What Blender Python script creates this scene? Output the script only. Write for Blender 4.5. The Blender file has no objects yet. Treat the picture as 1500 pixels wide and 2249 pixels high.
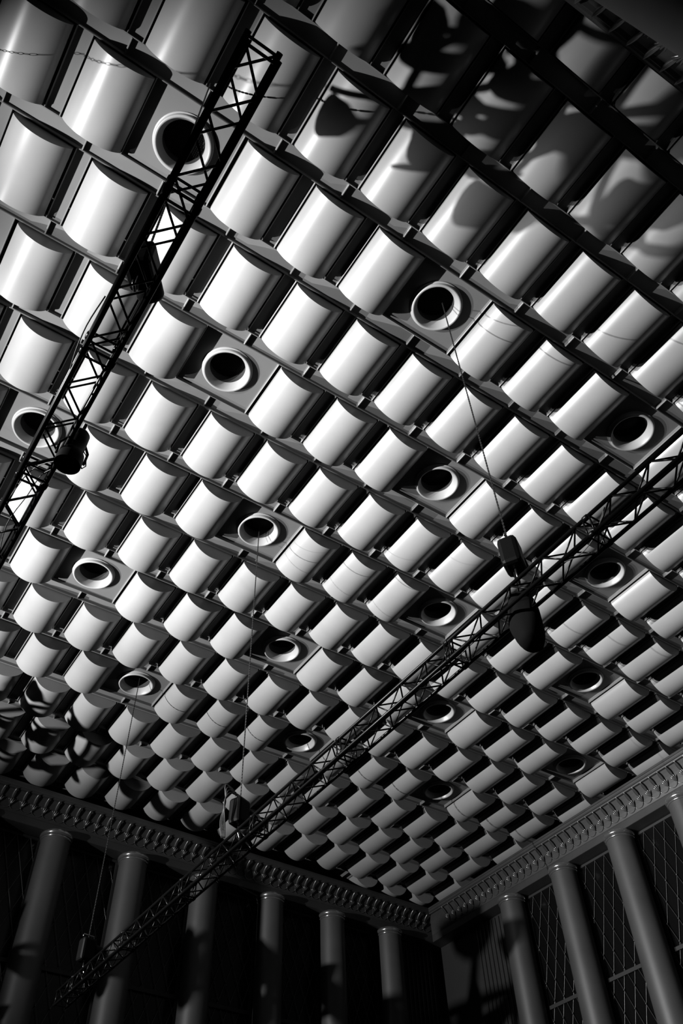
import bpy, bmesh, math, random
from mathutils import Vector, Matrix

random.seed(7)
SC = bpy.context.scene
COL = SC.collection
Z0 = 15.1                      # height of the ceiling rings' rims above the floor
P, Q = 1.26729, 1.59741        # spacing of the vault panels across and along their axes

# ------------------------------------------------------------------ camera
cam_d = bpy.data.cameras.new('camera')
cam_d.sensor_fit = 'VERTICAL'
cam_d.sensor_height = 36.0
cam_d.lens = 36.0 * 1788.67 / 2249.0
cam_d.clip_start = 0.05
cam_d.clip_end = 200
cam = bpy.data.objects.new('camera', cam_d)
COL.objects.link(cam)
r1 = Vector((0.83010292, 0.40773173, 0.38037348))
r2 = Vector((-0.55676935, 0.6435144, 0.52525908))
r1.normalize()
r2 = (r2 - r1 * r1.dot(r2)).normalized()
r3 = r1.cross(r2)
CX, CY, CZ = -5.51360, -4.38760, -13.5 + Z0
right = Vector((r1.x, r2.x, r3.x))
down = Vector((r1.y, r2.y, r3.y))
fwd = Vector((r1.z, r2.z, r3.z))
M = Matrix(((right.x, -down.x, -fwd.x, CX), (right.y, -down.y, -fwd.y, CY), (right.z, -down.z, -fwd.z, CZ), (0, 0, 0, 1)))
cam.matrix_world = M
SC.camera = cam
CAMP = Vector((CX, CY, CZ))


def pix(v):
    d = Vector(v) - CAMP
    w = d.dot(fwd)
    if w < 0.2:
        return None
    return (750 + 1788.67 * d.dot(right) / w, 1124.5 + 1788.67 * d.dot(down) / w)


def inview(v, m=170):
    q = pix(v)
    return q is not None and -m < q[0] < 1500 + m and -m < q[1] < 2249 + m


# ------------------------------------------------------------------ world, light, exposure
w = bpy.data.worlds.new('world')
SC.world = w
w.use_nodes = True
w.node_tree.nodes['Background'].inputs[0].default_value = (0.6, 0.6, 0.6, 1)
w.node_tree.nodes['Background'].inputs[1].default_value = 0.0
# four floodlights in a row on the hall's left-hand rigging, outside the view, throwing light up across the ceiling
for ly, ay, en, sx in ((2.25, -2.4, 17500, .50), (5.70, .6, 21500, .50), (9.10, 5.8, 23000, .47), (12.4, 12.0, 23500, .64)):
    ld = bpy.data.lights.new('floodlight', 'SPOT')
    ld.energy = en
    ld.spot_size = math.radians(92)
    ld.spot_blend = 1.0
    ld.shadow_soft_size = 0.02
    lo = bpy.data.objects.new('floodlight', ld)
    COL.objects.link(lo)
    lo.location = (-11.9, ly, Z0 - 5.5)
    lo.rotation_euler = (Vector((9.5, ay, Z0 + .2)) - lo.location).to_track_quat('-Z', 'Y').to_euler()
    lo.scale = (sx, 1, 1)
vs = SC.view_settings
vs.view_transform = 'Standard'
vs.look = 'None'
vs.gamma = 1.0
vs.use_curve_mapping = False
vs.exposure = 0.0


# ------------------------------------------------------------------ materials
def mat(name, col, rough=0.5, metal=0.0, var=0.0, scale=3.0, bump=0.0, bscale=60.0, spec=0.5):
    m = bpy.data.materials.new(name)
    m.use_nodes = True
    nt = m.node_tree
    b = nt.nodes['Principled BSDF']
    b.inputs['Roughness'].default_value = rough
    b.inputs['Metallic'].default_value = metal
    b.inputs['Specular IOR Level'].default_value = spec
    tc = nt.nodes.new('ShaderNodeTexCoord')
    if var > 0:
        n = nt.nodes.new('ShaderNodeTexNoise')
        n.inputs['Scale'].default_value = scale
        n.inputs['Detail'].default_value = 5
        geo = nt.nodes.new('ShaderNodeNewGeometry')
        nt.links.new(geo.outputs['Position'], n.inputs['Vector'])
        r = nt.nodes.new('ShaderNodeValToRGB')
        r.color_ramp.elements[0].position = 0.3
        r.color_ramp.elements[1].position = 0.7
        r.color_ramp.elements[0].color = (*[c * (1 - var) for c in col], 1)
        r.color_ramp.elements[1].color = (*[min(1, c * (1 + var)) for c in col], 1)
        nt.links.new(n.outputs['Fac'], r.inputs['Fac'])
        nt.links.new(r.outputs['Color'], b.inputs['Base Color'])
    else:
        b.inputs['Base Color'].default_value = (*col, 1)
    if bump > 0:
        n2 = nt.nodes.new('ShaderNodeTexNoise')
        n2.inputs['Scale'].default_value = bscale
        nt.links.new(tc.outputs['Object'], n2.inputs['Vector'])
        bp = nt.nodes.new('ShaderNodeBump')
        bp.inputs['Strength'].default_value = bump
        bp.inputs['Distance'].default_value = 0.01
        nt.links.new(n2.outputs['Fac'], bp.inputs['Height'])
        nt.links.new(bp.outputs['Normal'], b.inputs['Normal'])
    return m


def g(v):
    return (v, v, v)


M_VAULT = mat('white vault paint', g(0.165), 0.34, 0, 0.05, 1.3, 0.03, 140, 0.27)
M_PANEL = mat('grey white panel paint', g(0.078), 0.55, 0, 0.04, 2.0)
M_RING = mat('ring paint', g(0.20), 0.4, 0, 0.03, 4)
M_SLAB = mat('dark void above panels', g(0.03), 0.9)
M_BLACK = mat('black duct', g(0.006), 0.8)
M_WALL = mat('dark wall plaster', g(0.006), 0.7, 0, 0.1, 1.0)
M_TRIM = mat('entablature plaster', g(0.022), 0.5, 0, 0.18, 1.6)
M_GILT = mat('gilded ornament', g(0.14), 0.28, 0.8, 0.1, 6)
M_COL = mat('column stucco', g(0.036), 0.5, 0, 0.12, 1.2, 0.05, 40)
M_CAP = mat('polished capital ring', g(0.3), 0.18, 0.85)
M_LAT = mat('lattice metal', g(0.09), 0.35, 0.8)
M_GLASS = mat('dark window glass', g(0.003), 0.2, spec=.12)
M_TRUSS = mat('black truss steel', g(0.002), 0.3, 0.0, spec=.10)
M_HOIST = mat('black hoist casing', g(0.0018), 0.5, spec=.05)
M_BAG = mat('black bag cloth', g(0.003), 0.95, spec=.05)
M_STEEL = mat('bright steel', g(0.2), 0.3, 1.0)
M_CHAIN = mat('chain steel', g(0.018), 0.45, 0.5)
M_CABLE = mat('black cable rubber', g(0.015), 0.6)
M_FLOOR = mat('dark floor', g(0.05), 0.6, 0, 0.15, 1.5)
M_SEAT = mat('dark wall', g(0.05), 0.8)


# ------------------------------------------------------------------ mesh helpers
class MB:
    def __init__(self):
        self.v = []
        self.f = []
        self.sm = set()

    def add(self, vs, fs, smooth=False):
        o = len(self.v)
        self.v += [tuple(x) for x in vs]
        for q in fs:
            if smooth:
                self.sm.add(len(self.f))
            self.f.append(tuple(i + o for i in q))
        return self

    def box(self, x0, x1, y0, y1, z0, z1):
        return self.add([(x0, y0, z0), (x1, y0, z0), (x1, y1, z0), (x0, y1, z0), (x0, y0, z1), (x1, y0, z1), (x1, y1, z1), (x0, y1, z1)],
                        [(0, 3, 2, 1), (4, 5, 6, 7), (0, 1, 5, 4), (1, 2, 6, 5), (2, 3, 7, 6), (3, 0, 4, 7)])

    def tube(self, pts, r, n=8, caps=True):
        pts = [Vector(p) for p in pts]
        rs = r if isinstance(r, (list, tuple)) else [r] * len(pts)
        rings = []
        up = Vector((0, 0, 1))
        for i, p in enumerate(pts):
            a = pts[max(i - 1, 0)]
            b = pts[min(i + 1, len(pts) - 1)]
            t = (b - a).normalized()
            if abs(t.dot(up)) > 0.97:
                up = Vector((1, 0, 0)) if abs(t.x) < 0.9 else Vector((0, 1, 0))
            u = t.cross(up).normalized()
            v = u.cross(t).normalized()
            up = v
            rings.append([p + (u * math.cos(2 * math.pi * k / n) + v * math.sin(2 * math.pi * k / n)) * rs[i] for k in range(n)])
        vs = [x for R_ in rings for x in R_]
        fs = []
        for i in range(len(pts) - 1):
            for k in range(n):
                k2 = (k + 1) % n
                fs.append((i * n + k, i * n + k2, (i + 1) * n + k2, (i + 1) * n + k))
        self.add(vs, fs, True)
        if caps:
            o = len(self.v) - len(vs)
            self.f.append(tuple(o + k for k in reversed(range(n))))
            self.f.append(tuple(o + (len(pts) - 1) * n + k for k in range(n)))
        return self

    def lathe(self, prof, n=32, c=(0, 0), closed=False):
        vs = []
        for (r, z) in prof:
            for k in range(n):
                a = 2 * math.pi * k / n
                vs.append((c[0] + r * math.cos(a), c[1] + r * math.sin(a), z))
        fs = []
        m = len(prof)
        for i in range(m if closed else m - 1):
            j = (i + 1) % m
            for k in range(n):
                k2 = (k + 1) % n
                fs.append((i * n + k, i * n + k2, j * n + k2, j * n + k))
        return self.add(vs, fs, True)

    def ellip(self, c, ax, nu=8, nv=6):
        """ellipsoid with three axis vectors"""
        c = Vector(c)
        A = [Vector(a) for a in ax]
        vs = [c + A[2]]
        for i in range(1, nv):
            th = math.pi * i / nv
            for k in range(nu):
                ph = 2 * math.pi * k / nu
                vs.append(c + A[0] * math.sin(th) * math.cos(ph) + A[1] * math.sin(th) * math.sin(ph) + A[2] * math.cos(th))
        vs.append(c - A[2])
        fs = []
        for k in range(nu):
            fs.append((0, 1 + k, 1 + (k + 1) % nu))
        for i in range(nv - 2):
            for k in range(nu):
                a = 1 + i * nu + k
                b = 1 + i * nu + (k + 1) % nu
                fs.append((a, a + nu, b + nu, b))
        o = 1 + (nv - 2) * nu
        for k in range(nu):
            fs.append((o + k, len(vs) - 1, o + (k + 1) % nu))
        return self.add(vs, fs, True)

    def mesh(self, name, m, angle=None):
        me = bpy.data.meshes.new(name)
        me.from_pydata(self.v, [], self.f)
        me.materials.append(m)
        if self.sm:
            me.polygons.foreach_set('use_smooth', [i in self.sm for i in range(len(self.f))])
        bm = bmesh.new()
        bm.from_mesh(me)
        bmesh.ops.recalc_face_normals(bm, faces=bm.faces)
        bm.to_mesh(me)
        bm.free()
        if angle:
            me.set_sharp_from_angle(angle=angle)
        me.update()
        return me


def link(name, me, parent=None, loc=(0, 0, 0), rot=None):
    o = bpy.data.objects.new(name, me)
    COL.objects.link(o)
    o.parent = parent
    o.location = loc
    if rot is not None:
        o.rotation_euler = rot
    return o


def struct(o):
    o['kind'] = 'structure'
    return o


def thing(name, label, cat, loc=(0, 0, 0), group=None, rot=None):
    o = bpy.data.objects.new(name, None)
    COL.objects.link(o)
    o.location = loc
    o.empty_display_size = 0.2
    if rot is not None:
        o.rotation_euler = rot
    tag(o, label, cat, group)
    return o


def tag(o, label, cat, group=None):
    o['label'] = label
    o['category'] = cat
    if group:
        o['group'] = group
    return o


# ------------------------------------------------------------------ shell: slab, floor, back walls
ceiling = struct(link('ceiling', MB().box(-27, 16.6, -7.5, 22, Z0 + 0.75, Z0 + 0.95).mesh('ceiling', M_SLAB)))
floor = struct(link('floor', MB().box(-27, 16.6, -7.5, 22, -0.2, 0).mesh('floor', M_FLOOR)))
struct(link('wall_left', MB().box(-27.2, -27, -7.5, 22, 0, Z0 + 0.75).mesh('wall_left', M_SEAT)))

# ------------------------------------------------------------------ ceiling panels
DU, DV = 0.022, 0.003
BW, BL = 0.372 * P, 0.393 * Q        # half width, half length of a vault panel
ZE, ZB = -0.03, -0.312               # vault edge and lowest line
ZP, ZR = 0.10, 0.015                 # flat panel level, rail underside
SW = 0.100 * P                       # half width of strip panel
RH = 0.092 * Q                       # half width of rib panel


def vault_mesh():
    s = ZE - ZB
    R_ = (BW * BW + s * s) / (2 * s)
    zc = ZB + R_
    a0 = math.asin(BW / R_)
    n = 28
    prof = [(-BW, 0.14)]
    for i in range(n + 1):
        a = -a0 + 2 * a0 * i / n
        prof.append((R_ * math.sin(a), zc - R_ * math.cos(a)))
    prof.append((BW, 0.14))
    b = MB()
    m = len(prof)
    vs = [(x, -BL, z) for x, z in prof] + [(x, BL, z) for x, z in prof]
    b.add(vs, [(i, i + 1, m + i + 1, m + i) for i in range(1, m - 2)], True)
    o = 0
    b.f += [(0, 1, m + 1, m), (m - 2, m - 1, 2 * m - 1, 2 * m - 2), (m - 1, 0, m, 2 * m - 1)]
    b.f += [tuple(range(m)), tuple(range(2 * m - 1, m - 1, -1))]
    return b.mesh('vault_panel', M_VAULT, math.radians(30))


def tray_mesh(name, hx, hy, rails, rw=0.018):
    """flat panel with down-turned rails; rails is 'x' (rails at +-x sides, running in y) or 'y'"""
    t = 0.03
    h = hx if rails == 'x' else hy
    l = hy if rails == 'x' else hx
    c = .011
    prof = [(-h, ZP + t), (-h, ZR), (-h + rw - c, ZR), (-h + rw, ZR + c), (-h + rw, ZP),
            (h - rw, ZP), (h - rw, ZR + c), (h - rw + c, ZR), (h, ZR), (h, ZP + t)]
    m = len(prof)
    if rails == 'x':
        vs = [(a, -l, z) for a, z in prof] + [(a, l, z) for a, z in prof]
    else:
        vs = [(-l, a, z) for a, z in prof] + [(l, a, z) for a, z in prof]
    fs = [(i, (i + 1) % m, m + (i + 1) % m, m + i) for i in range(m)]
    # end caps as quads
    for o in (0, m):
        fs += [(o + 0, o + 1, o + 2, o + 3, o + 4), (o + 5, o + 6, o + 7, o + 8, o + 9), (o + 0, o + 4, o + 5, o + 9)]
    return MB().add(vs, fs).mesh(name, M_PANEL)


ME_VAULT = vault_mesh()
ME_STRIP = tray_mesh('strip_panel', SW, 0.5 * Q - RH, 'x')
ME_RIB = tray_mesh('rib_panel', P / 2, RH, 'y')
ye = RH - .018
cp = [(-.012, ZP), (-.012, ZR + .011), (-.001, ZR), (.010, ZR), (.010, ZP)]
ME_CROSS = MB().add([(x_, -ye, z_) for x_, z_ in cp] + [(x_, ye, z_) for x_, z_ in cp],
                    [(i, (i + 1) % 5, 5 + (i + 1) % 5, 5 + i) for i in range(5)] + [(0, 1, 2, 3, 4), (9, 8, 7, 6, 5)]).mesh('cross_bar', M_PANEL)

RINGS = [(0, 0), (4, 0), (-4, 0), (-2, 2), (2, 2), (6, 2), (-4, 4), (0, 4), (4, 4), (8, 4), (-2, 6), (2, 6), (6, 6), (0, 8), (4, 8), (8, 8),
         (-8, 0), (-6, 2), (-8, 4), (-6, 6), (8, 0), (10, 2), (-4, 8), (10, 6)]
PW = 0.5 * P + 0.5 * P - BW - 0.03 * P      # half width of ring plate: reaches to the neighbours' slots
RHOLE = 0.42


def plate_mesh():
    hx, hy = PW, 0.5 * Q - RH
    rw = 0.018
    n = 48
    b = MB()
    # flat plate with round hole: ring of verts and square outline
    vs = []
    for k in range(n):
        a = 2 * math.pi * k / n
        vs.append((RHOLE * math.cos(a), RHOLE * math.sin(a), ZP))
    for k in range(n):
        a = 2 * math.pi * k / n
        c, s = math.cos(a), math.sin(a)
        t = min((hx - rw) / max(abs(c), 1e-6), hy / max(abs(s), 1e-6))
        vs.append((c * t, s * t, ZP))
    fs = [(k, n + k, n + (k + 1) % n, (k + 1) % n) for k in range(n)]
    b.add(vs, fs)
    for sx in (-1, 1):
        for sy in (-1, 1):
            x1, y1 = (hx - rw) * sx, hy * sy
            cand = [v for v in vs[n:] if v[0] * sx > 0 and v[1] * sy > 0]
            ax = max((v for v in cand if abs(abs(v[0]) - (hx - rw)) < 1e-6), key=lambda v: abs(v[1]), default=None)
            ay = max((v for v in cand if abs(abs(v[1]) - hy) < 1e-6), key=lambda v: abs(v[0]), default=None)
            if ax and ay:
                b.add([ax, (x1, y1, ZP), ay], [(0, 1, 2)])
    for sx in (-1, 1):
        rp_ = [(hx - rw, ZP + .03), (hx - rw, ZR + .011), (hx - rw + .011, ZR), (hx, ZR), (hx, ZP + .03)]
        b.add([(sx * x_, -hy, z_) for x_, z_ in rp_] + [(sx * x_, hy, z_) for x_, z_ in rp_],
              [(i, (i + 1) % 5, 5 + (i + 1) % 5, 5 + i) for i in range(5)] + [(0, 1, 2, 3, 4), (9, 8, 7, 6, 5)])
    return b.mesh('ring_plate', M_PANEL)


ME_PLATE = plate_mesh()
ME_RING = MB().lathe([(.478, ZP), (.478, .075), (.468, .068), (.455, .066), (.452, .02), (.447, .006), (.437, 0), (.418, 0), (.409, .006),
                      (.400, .02), (.338, .16), (.338, .175), (.42, .175), (.42, ZP)], 56, closed=True).mesh('ring_collar', M_RING, math.radians(40))
ME_DUCT = MB().lathe([(.338, .174), (.35, .56), (0.001, .56)], 40).mesh('duct', M_BLACK)


def grille_mesh():
    b = MB()
    R_ = .345
    for i in range(-11, 12):
        c = i * .03
        h = math.sqrt(max(R_ * R_ - c * c, 0)) - .002
        if h > .02:
            b.box(c - .004, c + .004, -h, h, .40, .405)
            b.box(-h, h, c - .004, c + .004, .405, .41)
    return b.mesh('grille', M_TRUSS)


ME_GRILLE = grille_mesh()
RS = set(RINGS)


def far_y(x):
    return 18.169 + 0.0396 * x


def near_y(x):
    return -4.818 - 0.0463 * x


n_v = 0
for j in range(-4, 14):
    odd = j % 2
    for k in range(-12, 13):
        u = k + DU + (0.5 if odd else 0.0)
        x, y = u * P, (j + DV) * Q
        xs = (u + 0.5) * P
        ok = lambda X, Y: X < 14.95 and near_y(X) - .75 < Y < far_y(X) + .6
        ring = (not odd) and (k, j) in RS
        if inview((x, y, Z0 - .1)) and ok(x, y):
            if ring:
                link('ring_plate', ME_PLATE, ceiling, (k * P, y, Z0))
                rc = link('ring_collar', ME_RING, ceiling, (k * P, y, Z0))
                link('duct', ME_DUCT, rc)
                gr = link('grille', ME_GRILLE, rc)
                gr['kind'] = 'stuff'
            else:
                link('vault_panel', ME_VAULT, ceiling, (x, y, Z0))
                n_v += 1
        ring_r = (not odd) and ((k, j) in RS or (k + 1, j) in RS)
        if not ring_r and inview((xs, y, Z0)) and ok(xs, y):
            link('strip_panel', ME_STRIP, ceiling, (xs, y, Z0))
    for k in range(-12, 13):
        x, y = (k + .5) * P, (j + .5) * Q
        if inview((x, y, Z0), 200) and x < 15.3 and near_y(x) - .9 < y < far_y(x) + .9:
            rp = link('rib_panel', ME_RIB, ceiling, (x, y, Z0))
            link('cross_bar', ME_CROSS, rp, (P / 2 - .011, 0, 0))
print('vaults', n_v)


# ------------------------------------------------------------------ walls: entablature, columns, windows
class Wall:
    def __init__(self, o, t, n):
        self.o = Vector((o[0], o[1]))
        self.t = Vector(t).normalized()
        self.n = Vector(n).normalized()

    def p(self, s, n, z):
        q = self.o + self.t * s + self.n * n
        return (q.x, q.y, Z0 + z)

    def rot(self):
        # object local x -> t, local y -> -n (into wall); z up
        return (0, 0, math.atan2(self.t.y, self.t.x))


FAR = Wall((0, 18.169), (1, 0.0396), (0.0396, -1))
RIGHT = Wall((14.29, 0), (0, 1), (-1, 0))
NEAR = Wall((0, -4.818), (1, -0.0463), (0.0463, 1))


def corner(A, na, B, nb):
    """s on A where the line at offset na meets the line of B at offset nb"""
    pa = A.o + A.n * na
    pb = B.o + B.n * nb
    d = A.t.x * B.t.y - A.t.y * B.t.x
    r = pb - pa
    return (r.x * B.t.y - r.y * B.t.x) / d


# profile (offset from crown front, height from ring plane); negative offset lies deeper in the wall
FZ_T, FZ_B, FN_T, FN_B = -.54, -1.05, -.15, -.45
cav = []
for i in range(7):
    a = i / 6
    cav.append((FN_B + (FN_T - FN_B) * (a ** 1.5 * .55 + a * .45), FZ_B + (FZ_T - FZ_B) * a))
cav.reverse()
PROF = [(-1.0, -.35), (0, -.35), (.0, -.41), (-.018, -.42), (-.022, -.45), (-.045, -.48), (-.075, -.495), (-.085, -.53), (-.12, -.535)] + cav + \
       [(-.455, -1.055), (-.45, -1.075), (-.45, -1.275), (-.46, -1.285), (-1.0, -1.285)]


def entablature(name, W, s0, s1, e0=None, e1=None):
    vs = []
    m = len(PROF)
    for end, (s, e) in enumerate(((s0, e0), (s1, e1))):
        for n_, z in PROF:
            ss = corner(W, n_, e, n_) if e else s
            vs.append(W.p(ss, n_, z))
    fs = [(i, (i + 1) % m, m + (i + 1) % m, m + i) for i in range(m)] + [tuple(range(m)), tuple(range(2 * m - 1, m - 1, -1))]
    return struct(link(name, MB().add(vs, fs).mesh(name, M_TRIM)))


trim_far = entablature('trim_1', FAR, -9.5, 14, None, RIGHT)
trim_right = entablature('trim_2', RIGHT, -4.5, 18, NEAR, FAR)
trim_near = entablature('trim_3', NEAR, -14, 14, None, RIGHT)


def ornament_mesh():
    """palmette in wall frame: x along wall, y out of the room side is negative, z up; origin on frieze plane mid-height"""
    b = MB()
    sl = (FN_T - FN_B) / (FZ_T - FZ_B)          # frieze leans out towards the top

    def q(x, d, z):                             # d: how far proud of the frieze
        return (x, -(z * sl + d), z)
    # long ribbed leaf
    n = 7
    pts = [q(0, .045 + .10 * (i / n) ** 1.5, -.03 + .255 * i / n) for i in range(n + 1)]
    wd = [.018, .034, .046, .052, .052, .046, .034, .014]
    vs = []
    for (px, py, pz), wv in zip(pts, wd):
        vs += [(px - wv, py + .016, pz), (px - wv * .4, py - .012, pz), (px, py - .002, pz), (px + wv * .4, py - .012, pz), (px + wv, py + .016, pz), (px, py + .028, pz)]
    fs = []
    for i in range(n):
        for k in range(6):
            a, c = i * 6 + k, i * 6 + (k + 1) % 6
            fs.append((a, c, c + 6, a + 6))
    fs += [tuple(range(6)), tuple(range(n * 6 + 5, n * 6 - 1, -1))]
    b.add(vs, fs, True)
    # tulip petals rising from a point
    for ang, ln, wv in ((-.62, .16, .022), (-.2, .175, .022), (.2, .175, .022), (.62, .16, .022)):
        c = Vector(q(math.sin(ang) * ln * .5, .045, -.165 + ln * .5))
        ax = Vector((math.sin(ang) * ln * .56, -.02 - ln * .5 * sl, math.cos(ang) * ln * .56))
        b.ellip(c, (Vector((math.cos(ang), 0, -math.sin(ang))) * wv, Vector((0, .020, 0)), ax), 6, 5)
    b.ellip(q(0, .035, -.165), ((.02, 0, 0), (0, .02, 0), (0, 0, .022)), 6, 4)
    # rope festoon to the next palmette
    pts = []
    for i in range(11):
        a = i / 10
        pts.append(q(.3275 * a, .018, -.165 - .075 * math.sin(math.pi * a) ** .8))
    b.tube(pts, .0115, 5, False)
    return b.mesh('palmette', M_GILT)


ME_ORN = ornament_mesh()
ZM = -.77


def ornaments(W, tr, s0, s1):
    s = s0
    nm = FN_B + (FN_T - FN_B) * (ZM - FZ_B) / (FZ_T - FZ_B) * .9
    while s < s1:
        q = W.p(s, nm, ZM)
        if inview(q, 60):
            rz = W.rot()[2]
            if W.t.cross(W.n) > 0:      # normal lies to the left of t: flip so that local -y faces the room
                link('palmette', ME_ORN, tr, q, (0, 0, rz + math.pi))
            else:
                link('palmette', ME_ORN, tr, q, (0, 0, rz))
        s += .3275


ornaments(FAR, trim_far, -9.3, 14.3)
ornaments(RIGHT, trim_right, -4.0 + .12, 18.3)
ornaments(NEAR, trim_near, -8 + .0, 13.5)

# wall planes behind the windows
WN = -1.02
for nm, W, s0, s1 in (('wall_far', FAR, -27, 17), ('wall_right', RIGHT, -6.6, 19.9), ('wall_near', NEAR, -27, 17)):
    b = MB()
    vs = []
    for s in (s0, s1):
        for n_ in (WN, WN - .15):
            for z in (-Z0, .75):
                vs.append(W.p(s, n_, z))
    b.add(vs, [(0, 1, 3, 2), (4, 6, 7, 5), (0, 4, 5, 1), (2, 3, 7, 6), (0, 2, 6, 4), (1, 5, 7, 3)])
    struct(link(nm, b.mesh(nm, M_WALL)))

ZS = -1.285                      # soffit
CN = -.56                        # column axis behind crown front
RB, RT = .46, .415
HC = Z0 + ZS                     # column height


def column_meshes():
    zt = HC - .165
    prof = [(RB, 0)]
    for i in range(9):
        a = i / 8
        prof.append((RB + (RT - RB) * a ** 1.6, .02 + (zt - .02) * a))
    sh = MB().lathe(prof, 40).mesh('shaft', M_COL)
    t = HC
    c1 = MB().lathe([(RT, t - .235), (RT + .022, t - .23), (RT + .034, t - .212), (RT + .034, t - .20), (RT + .022, t - .182), (RT, t - .178)], 40).mesh('neck_ring', M_CAP)
    c2 = MB().lathe([(RT - .03, t - .165), (RT + .015, t - .16), (RT + .045, t - .14), (RT + .06, t - .105), (RT + .06, t - .08), (RT + .045, t - .045), (RT + .015, t - .022), (RT - .02, t - .018), (RT - .02, t)], 40).mesh('capital', M_CAP)
    bs = MB().lathe([(RB + .09, 0), (RB + .1, .06), (RB + .09, .12), (RB + .02, .16), (RB, .2)], 40).mesh('base', M_COL)
    return sh, c1, c2, bs


MC = column_meshes()


def column(W, s, label, group):
    q = W.p(s, CN, 0)
    t = thing('column', label, 'column', (q[0], q[1], 0), group)
    link('shaft', MC[0], t)
    link('neck_ring', MC[1], t)
    link('capital', MC[2], t)
    link('base', MC[3], t)
    return t


ORD = ['first', 'second', 'third', 'fourth', 'fifth', 'sixth', 'seventh', 'eighth', 'ninth', 'tenth']
FS = [12.78 - 2.46 * i for i in range(8)]
for i, x in enumerate(FS):
    column(FAR, x * 1.0008 - CN * 0.0396, ORD[i] + ' round column from the hall corner along the lower left wall', 'columns of the left wall')
RY = [15.10 - 2.44 * i for i in range(8)]
for i, y in enumerate(RY):
    column(RIGHT, y, ORD[i] + ' round column from the hall corner along the lower right wall', 'columns of the right wall')
for i, x in enumerate((2.9, .45, -2.0, -4.35, -6.8)):
    column(NEAR, x, ORD[i] + ' column under the cornice with large leaf ornaments at the top right', 'columns of the overhead wall')

# windows with lattice
LATW, LATH = .40, .525


def window_meshes(w_):
    h = w_ / 2
    zt, zb = ZS - .03, -13.6
    fr = MB()
    t = .07
    # frame outline as one connected ring
    o = [(-h, zb), (h, zb), (h, zt), (-h, zt)]
    i_ = [(-h + t, zb + t), (h - t, zb + t), (h - t, zt - t), (-h + t, zt - t)]
    vs = [(a, 0, z) for a, z in o] + [(a, 0, z) for a, z in i_] + [(a, .09, z) for a, z in o] + [(a, .09, z) for a, z in i_]
    fs = []
    for k in range(4):
        l = (k + 1) % 4
        fs += [(k, l, 4 + l, 4 + k), (8 + k, 12 + k, 12 + l, 8 + l), (k, 8 + k, 8 + l, l), (4 + k, 4 + l, 12 + l, 12 + k)]
    fr.add(vs, fs)
    gl = MB().box(-h + t, h - t, .06, .08, zb + t, zt - t)
    tr = MB().box(-h + t, h - t, -.02, .05, -.05, .05)
    la = MB()
    hi = h - t
    z0, z1 = -9.0, zt - t
    # two families of bars, clipped to the frame
    k = LATW / 2 / LATH
    for sgn in (-1, 1):
        c = -12.0
        while c < 12:
            # x = sgn*k*(z - zt0) + c
            pts = []
            for (xa, za) in ((c + sgn * k * (z0 + 1.88), z0), (c + sgn * k * (z1 + 1.88), z1)):
                pts.append((xa, za))
            (x0, za), (x1, zb_) = pts
            # clip in x
            def clip(xl):
                return za + (xl - x0) * (zb_ - za) / (x1 - x0)
            lo_, hi_ = za, zb_
            zl, zr = sorted((clip(-hi), clip(hi)))
            lo_, hi_ = max(lo_, zl), min(hi_, zr)
            if hi_ - lo_ > .05:
                f = lambda z: c + sgn * k * (z + 1.88)
                la.tube([(f(lo_), .02 + .012 * sgn, lo_), (f(hi_), .02 + .012 * sgn, hi_)], .009, 4, False)
            c += LATW
    z = -1.88
    r = 0
    while z > z0:
        x = -hi
        for q in range(-6, 7):
            xx = q * LATW + (LATW / 2 if r % 2 else 0)
            if abs(xx) < hi - .02:
                la.ellip((xx, .01, z), ((.024, 0, 0), (0, .02, 0), (0, 0, .024)), 6, 4)
        z -= LATH
        r += 1
    return fr.mesh('frame', M_WALL), gl.mesh('pane', M_GLASS), tr.mesh('transom', M_WALL), la.mesh('lattice', M_LAT)


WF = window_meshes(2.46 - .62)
WR = WF
wn = 0


def window(W, s, ms):
    global wn
    wn += 1
    q = W.p(s, WN + .085, 0)
    rz = W.rot()[2]
    if W.t.cross(W.n) > 0:
        rz += math.pi
    t = bpy.data.objects.new('window_%d' % wn, None)
    COL.objects.link(t)
    t.location = q
    t.rotation_euler = (0, 0, rz)
    struct(t)
    link('frame', ms[0], t)
    link('pane', ms[1], t)
    link('transom', ms[2], t, (0, 0, -4.66))
    link('transom', ms[2], t, (0, 0, -8.1))
    l = link('lattice', ms[3], t)
    l['kind'] = 'stuff'


for i in range(6):
    window(FAR, FS[i] - 1.23 + .02, WF)
for i in range(4):
    window(RIGHT, RY[i] - 1.22, WR)
# narrow ribbed panels in the corner
ME_RIBBED = MB().box(-.02, .02, -.02, .02, -13.6, ZS - .05).mesh('corner_rib', M_LAT)
for W, s0 in ((RIGHT, 15.9), (FAR, 13.55)):
    par = bpy.data.objects['wall_right' if W is RIGHT else 'wall_far']
    for i in range(9):
        q = W.p(s0 + i * .19, WN + .03, 0)
        link('corner_rib', ME_RIBBED, par, q)

# ------------------------------------------------------------------ trusses
TS = .25
TZ = -7.235                      # truss axis height


def brace_mesh(face, sgn, half):
    h = TS / 2
    a, b_ = (-h, h) if sgn > 0 else (h, -h)
    if face == 'bottom':
        p0, p1 = (a, 0, -h), (b_, half, -h)
    elif face == 'top':
        p0, p1 = (a, 0, h), (b_, half, h)
    elif face == 'left':
        p0, p1 = (-h, 0, a), (-h, half, b_)
    else:
        p0, p1 = (h, 0, a), (h, half, b_)
    return MB().tube([p0, p1], .0105, 6).mesh('brace', M_TRUSS)


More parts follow.
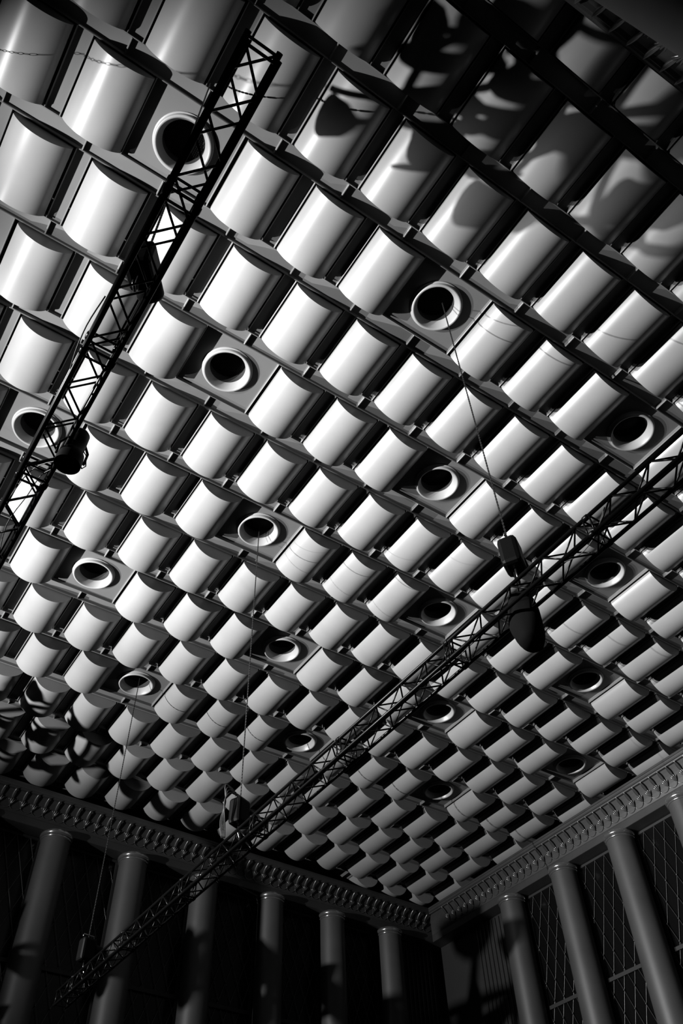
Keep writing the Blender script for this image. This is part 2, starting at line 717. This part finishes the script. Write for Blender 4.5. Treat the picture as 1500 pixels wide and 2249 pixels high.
HALF = .26
BR = {(f, s): brace_mesh(f, s, HALF) for f in ('bottom', 'top', 'left', 'right') for s in (-1, 1)}
h = TS / 2
ME_POST = {'h': MB().tube([(-h, 0, 0), (h, 0, 0)], .012, 6).mesh('cross_tube', M_TRUSS), 'v': MB().tube([(0, 0, -h), (0, 0, h)], .012, 6).mesh('cross_tube', M_TRUSS)}
ME_BOLT = MB().lathe([(.001, -.035), (.031, -.033), (.033, -.01), (.033, .01), (.031, .033), (.001, .035)], 12).mesh('coupler', M_TRUSS)


def truss(label, xc, y0, y1, joint0, nj):
    t = thing('lighting_truss', label, 'truss', (xc, y0, Z0 + TZ), 'black lighting trusses under the ceiling')
    L = y1 - y0
    for sx in (-h, h):
        for sz in (-h, h):
            link('chord', MB().tube([(sx, 0, sz), (sx, L, sz)], .0235, 10).mesh('chord', M_TRUSS), t)
    js = []
    yy = joint0
    while yy < L:
        if yy >= 0:
            js.append(yy)
        yy += nj * HALF
    for yj in js + [0.03, L - .03]:
        for d in ((-.045, .045) if yj in js else (0,)):
            for sz in (-h, h):
                link('cross_tube', ME_POST['h'], t, (0, yj + d, sz))
            for sx in (-h, h):
                link('cross_tube', ME_POST['v'], t, (sx, yj + d, 0))
        if yj in js:
            for sx in (-h, h):
                for sz in (-h, h):
                    link('coupler', ME_BOLT, t, (sx, yj, sz), (math.pi / 2, 0, 0))
    n = int((L - .04) / HALF)
    for k in range(n):
        ph = int(round((k * HALF - joint0) / HALF))
        s = 1 if ph % 2 else -1
        yk = .02 + k * HALF
        for f, sg in (('bottom', s), ('top', -s), ('left', s), ('right', -s)):
            link('brace', BR[(f, sg)], t, (0, yk, 0))
    return t


truss('black box lighting truss crossing the upper left, ending above a ceiling ring', -5.14, -3.23, 5.2, 1.20, 6)
truss('black box lighting truss running from the right edge down to the lower left', .02, -4.0, 13.6, .38, 9)


# ------------------------------------------------------------------ chain hoists
def chain_mesh(L):
    b = MB()
    pt = .030
    n = int(L / pt)
    for i in range(n):
        z = -i * pt
        if i % 2:
            b.box(-.011, .011, -.004, .004, z - .021, z + .021)
        else:
            b.box(-.004, .004, -.011, .011, z - .021, z + .021)
    return b.mesh('chain', M_CHAIN)


def rbox(sx, sy, sz, r, m, name):
    bm = bmesh.new()
    bmesh.ops.create_cube(bm, size=1)
    bmesh.ops.scale(bm, vec=(sx, sy, sz), verts=bm.verts)
    bmesh.ops.bevel(bm, geom=bm.edges, offset=r, segments=2, affect='EDGES', profile=.5)
    me = bpy.data.meshes.new(name)
    bm.to_mesh(me)
    bm.free()
    me.materials.append(m)
    return me


ME_BODY = rbox(.30, .24, .44, .05, M_HOIST, 'body')
ME_END = MB().lathe([(.001, 0), (.105, .0), (.125, .02), (.125, .15), (.11, .18), (.06, .2), (.001, .2)], 24).mesh('motor_end', M_HOIST)
ME_HAND = MB().tube([(-.13, 0, .24), (-.12, 0, .29), (.12, 0, .29), (.13, 0, .24)], .012, 6).mesh('handle', M_STEEL)
ME_HOOK = MB().tube([(0, 0, -.22), (0, 0, -.34), (.04, 0, -.40), (.02, 0, -.46), (-.04, 0, -.45), (-.05, 0, -.41)], .014, 8).mesh('hook', M_STEEL)


def bag_mesh():
    b = MB()
    vs, fs = [], []
    n, m = 18, 10
    for i in range(m + 1):
        a = i / m
        z = -.62 * a
        wx = .17 + .05 * math.sin(math.pi * a * .8) - .05 * a ** 4
        wy = .14 + .05 * math.sin(math.pi * a * .9) - .05 * a ** 4
        for k in range(n):
            ph = 2 * math.pi * k / n
            f = 1 + .06 * math.sin(3 * ph + 4 * a) + .04 * math.sin(5 * ph)
            vs.append((wx * math.cos(ph) * f + .06 * a, wy * math.sin(ph) * f, z))
    for i in range(m):
        for k in range(n):
            k2 = (k + 1) % n
            fs.append((i * n + k, i * n + k2, (i + 1) * n + k2, (i + 1) * n + k))
    fs.append(tuple(m * n + k for k in range(n)))
    b.add(vs, fs, True)
    return b.mesh('chain_bag', M_BAG)


ME_BAG = bag_mesh()


def hoist(label, x, y, ztop, bag=None, rz=0.0, tz=ZP):
    t = thing('chain_hoist', label, 'hoist', (x, y, Z0 + ztop - .24), 'chain hoists holding the trusses', (0, 0, rz))
    link('body', ME_BODY, t)
    link('motor_end', ME_END, t, (.14, 0, .02), (0, math.pi / 2, 0))
    link('handle', ME_HAND, t)
    link('hook', ME_HOOK, t)
    L = (tz - ztop) - .01
    c = link('chain', chain_mesh(L + .03), t, (-.0, 0, .24 + L))
    c['kind'] = 'stuff'
    if bag:
        link('chain_bag', ME_BAG, t, bag)
        link('bag_strap', MB().tube([(bag[0] * .3, bag[1] * .3, -.1), (bag[0], bag[1], bag[2] + .02)], .015, 6).mesh('bag_strap', M_HOIST), t)
    return t


hoist('black chain hoist with a hanging chain bag on the right truss', .12, -.05, -6.22, (.10, .06, -.62), .5, .38)
hoist('dark chain hoist wrapped in cables on the right truss above the left wall cornice', .10, 6.56, -6.35, None, .4, .38)
hoist('dark chain hoist in front of the left wall columns', .05, 12.74, -6.35, None, .2, .38)
hoist('black chain hoist sitting inside the upper left truss', -5.12, -1.02, -6.3, None, .9, ZR)

# ------------------------------------------------------------------ stage lamp on the upper left truss
t = thing('stage_lamp', 'black round stage lamp clamped to the upper left truss', 'lamp', (-4.945, .56, Z0 - 7.46))
can = MB().lathe([(.001, .33), (.07, .33), (.09, .30), (.092, .18), (.092, .06), (.115, .02), (.122, -.04), (.122, -.12), (.112, -.12), (.105, -.06)], 28).mesh('can', M_HOIST, math.radians(40))
lens = MB().lathe([(.001, -.065), (.06, -.07), (.106, -.06)], 24).mesh('lens', M_GLASS)
c_ = link('can', can, t, (0, 0, .02), (math.radians(6), math.radians(2), 0))
link('lens', lens, c_)
link('yoke', MB().tube([(-.13, 0, -.02), (-.135, 0, .14), (-.09, 0, .24), (0, 0, .265), (.09, 0, .24), (.135, 0, .14), (.13, 0, -.02)], .013, 6).mesh('yoke', M_HOIST), t)
link('clamp', rbox(.06, .05, .09, .012, M_HOIST, 'clamp'), t, (-.03, 0, .20))
link('cable', MB().tube([(.05, .05, .28), (.14, .10, .24), (.17, .12, .12), (.14, .10, .04), (.1, .06, .05)], .006, 6).mesh('cable', M_CABLE), t)


# ------------------------------------------------------------------ cables
def cable(label, pts, r=.006, smooth=4):
    pts = [Vector(p) for p in pts]
    out = []
    n = len(pts)
    for i in range(n - 1):
        p0, p1, p2, p3 = pts[max(i - 1, 0)], pts[i], pts[i + 1], pts[min(i + 2, n - 1)]
        for k in range(smooth):
            a = k / smooth
            out.append(.5 * ((2 * p1) + (p2 - p0) * a + (2 * p0 - 5 * p1 + 4 * p2 - p3) * a * a + (3 * p1 - p0 - 3 * p2 + p3) * a ** 3))
    out.append(pts[-1])
    o = link('cable', MB().tube([p - pts[0] for p in out], r, 6).mesh('cable', M_CABLE), None, pts[0])
    return tag(o, label, 'cable', 'loose cables on the trusses')


zt = Z0 + TZ
cable('thin black cable looping beside the hoist of the upper left truss', [(-5.3, -.9, zt + .1), (-5.33, -.65, zt - .04), (-5.31, -.35, zt - .06), (-5.27, -.1, zt - .02)], .006)
cable('black cable drooping across the upper left truss below the stage lamp', [(-5.0, .75, zt - .1), (-5.12, .95, zt - .02), (-5.2, 1.2, zt + .02), (-5.24, 1.5, zt - .06)], .005)
cable('second black cable drooping across the upper left truss below the stage lamp', [(-4.99, .85, zt - .08), (-5.08, 1.05, zt - .05), (-5.1, 1.4, zt), (-5.14, 1.9, zt + .02), (-5.05, 2.4, zt)], .005)
cable('thin black cable hanging in the right truss near its upper end', [(-.05, -1.5, zt + .12), (0, -1.25, zt - .05), (.02, -1.0, zt - .1), (.05, -.7, zt + .02), (.1, -.4, zt + .08)], .006)
cable('thin black cable inside the right truss below the chain bag', [(.08, .4, zt + .1), (.05, 1.0, zt - .02), (-.02, 1.6, zt - .06), (.05, 2.4, zt + .05)], .006)
for i in range(4):
    a = i * .028
    cable(['outermost', 'second', 'third', 'innermost'][i] + ' cable of the bundle hanging on the hoist above the left wall cornice',
          [(.04 - a, 6.50, Z0 - 6.36 + a), (-.12 - a, 6.50 + a * .3, Z0 - 6.33 + a * 1.5), (-.17 + a * .4 - .04, 6.50 + a * .4, Z0 - 6.5), (-.16 - a * .7, 6.54 + a * .4, Z0 - 6.8), (-.13 - a * .4, 6.56 + a * .4, zt + .16)], .011)

# ------------------------------------------------------------------ chandeliers of invented shape, added unseen to cast shadows on ceiling and walls


def shadow_chandelier(label, x, y, z, tiers):
    """z: height of the lowest point; tiers: (radius, height above z, number of arms)"""
    t = thing('shadow_chandelier', label, 'shadow_chandelier', (x, y, z), 'added chandeliers casting shadows')
    H = tiers[-1][1] + .5
    link('stem', MB().lathe([(.001, 0), (.05, .05), (.02, .15), (.045, .3), (.02, .5), (.03, H * .6), (.07, H * .7), (.02, H * .8), (.02, H), (.001, H)], 14).mesh('stem', M_GILT), t)
    for r, zz, na in tiers:
        ring = [(r * math.cos(a * math.pi / 18), r * math.sin(a * math.pi / 18), zz) for a in range(37)]
        link('hoop', MB().tube(ring, .022, 8, False).mesh('hoop', M_GILT), t)
        arm = MB().tube([(.02, 0, zz + .25), (r * .3, 0, zz + .02), (r * .65, 0, zz - .1), (r, 0, zz), (r * 1.12, 0, zz + .13)], [.02, .025, .05, .025, .02], 8).mesh('arm', M_GILT)
        bowl = MB().lathe([(.001, zz + .12), (.05, zz + .13), (.10, zz + .17), (.125, zz + .25), (.115, zz + .25), (.09, zz + .18), (.001, zz + .15)], 16).mesh('bowl', M_RING)
        leaf = MB().ellip((r * .98, 0, zz + .02), ((.02, 0, 0), (0, .075, 0), (.05, 0, .17)), 8, 6).mesh('leaf', M_GILT)
        for i in range(na):
            rz = i * 2 * math.pi / na + .2
            link('arm', arm, t, (0, 0, 0), (0, 0, rz))
            link('bowl', bowl, t, (r * 1.12 * math.cos(rz), r * 1.12 * math.sin(rz), 0))
            link('leaf', leaf, t, (0, 0, 0), (0, 0, rz + math.pi / na))
    L = Z0 + .75 - z - H
    b = MB()
    n = int(L / .06)
    for i in range(n):
        zz = H + i * .06 + .03
        pts = []
        for k in range(9):
            a = k * math.pi / 4
            c, s_ = .012 * math.cos(a), .034 * math.sin(a)
            pts.append((c, 0, zz + s_) if i % 2 else (0, c, zz + s_))
        b.tube(pts, .0032, 5, False)
    c = link('chain', b.mesh('chain', M_CHAIN), t)
    c['kind'] = 'stuff'
    return t


shadow_chandelier('invented tiered shadow caster out of view left of the upper truss', -8.3, .42, Z0 - 4.45, ((.5, .35, 4), (.34, .8, 3)))
shadow_chandelier('tall invented tiered shadow caster out of view beside the lower left wall', -8.7, 13.5, Z0 - 6.3, ((.5, .45, 4), (.7, 1.0, 5), (.45, 2.4, 4)))
shadow_chandelier('low invented tiered shadow caster out of view at the middle of the hall', -8.3, 6.3, Z0 - 6.3, ((.45, .35, 4), (.6, .85, 5)))
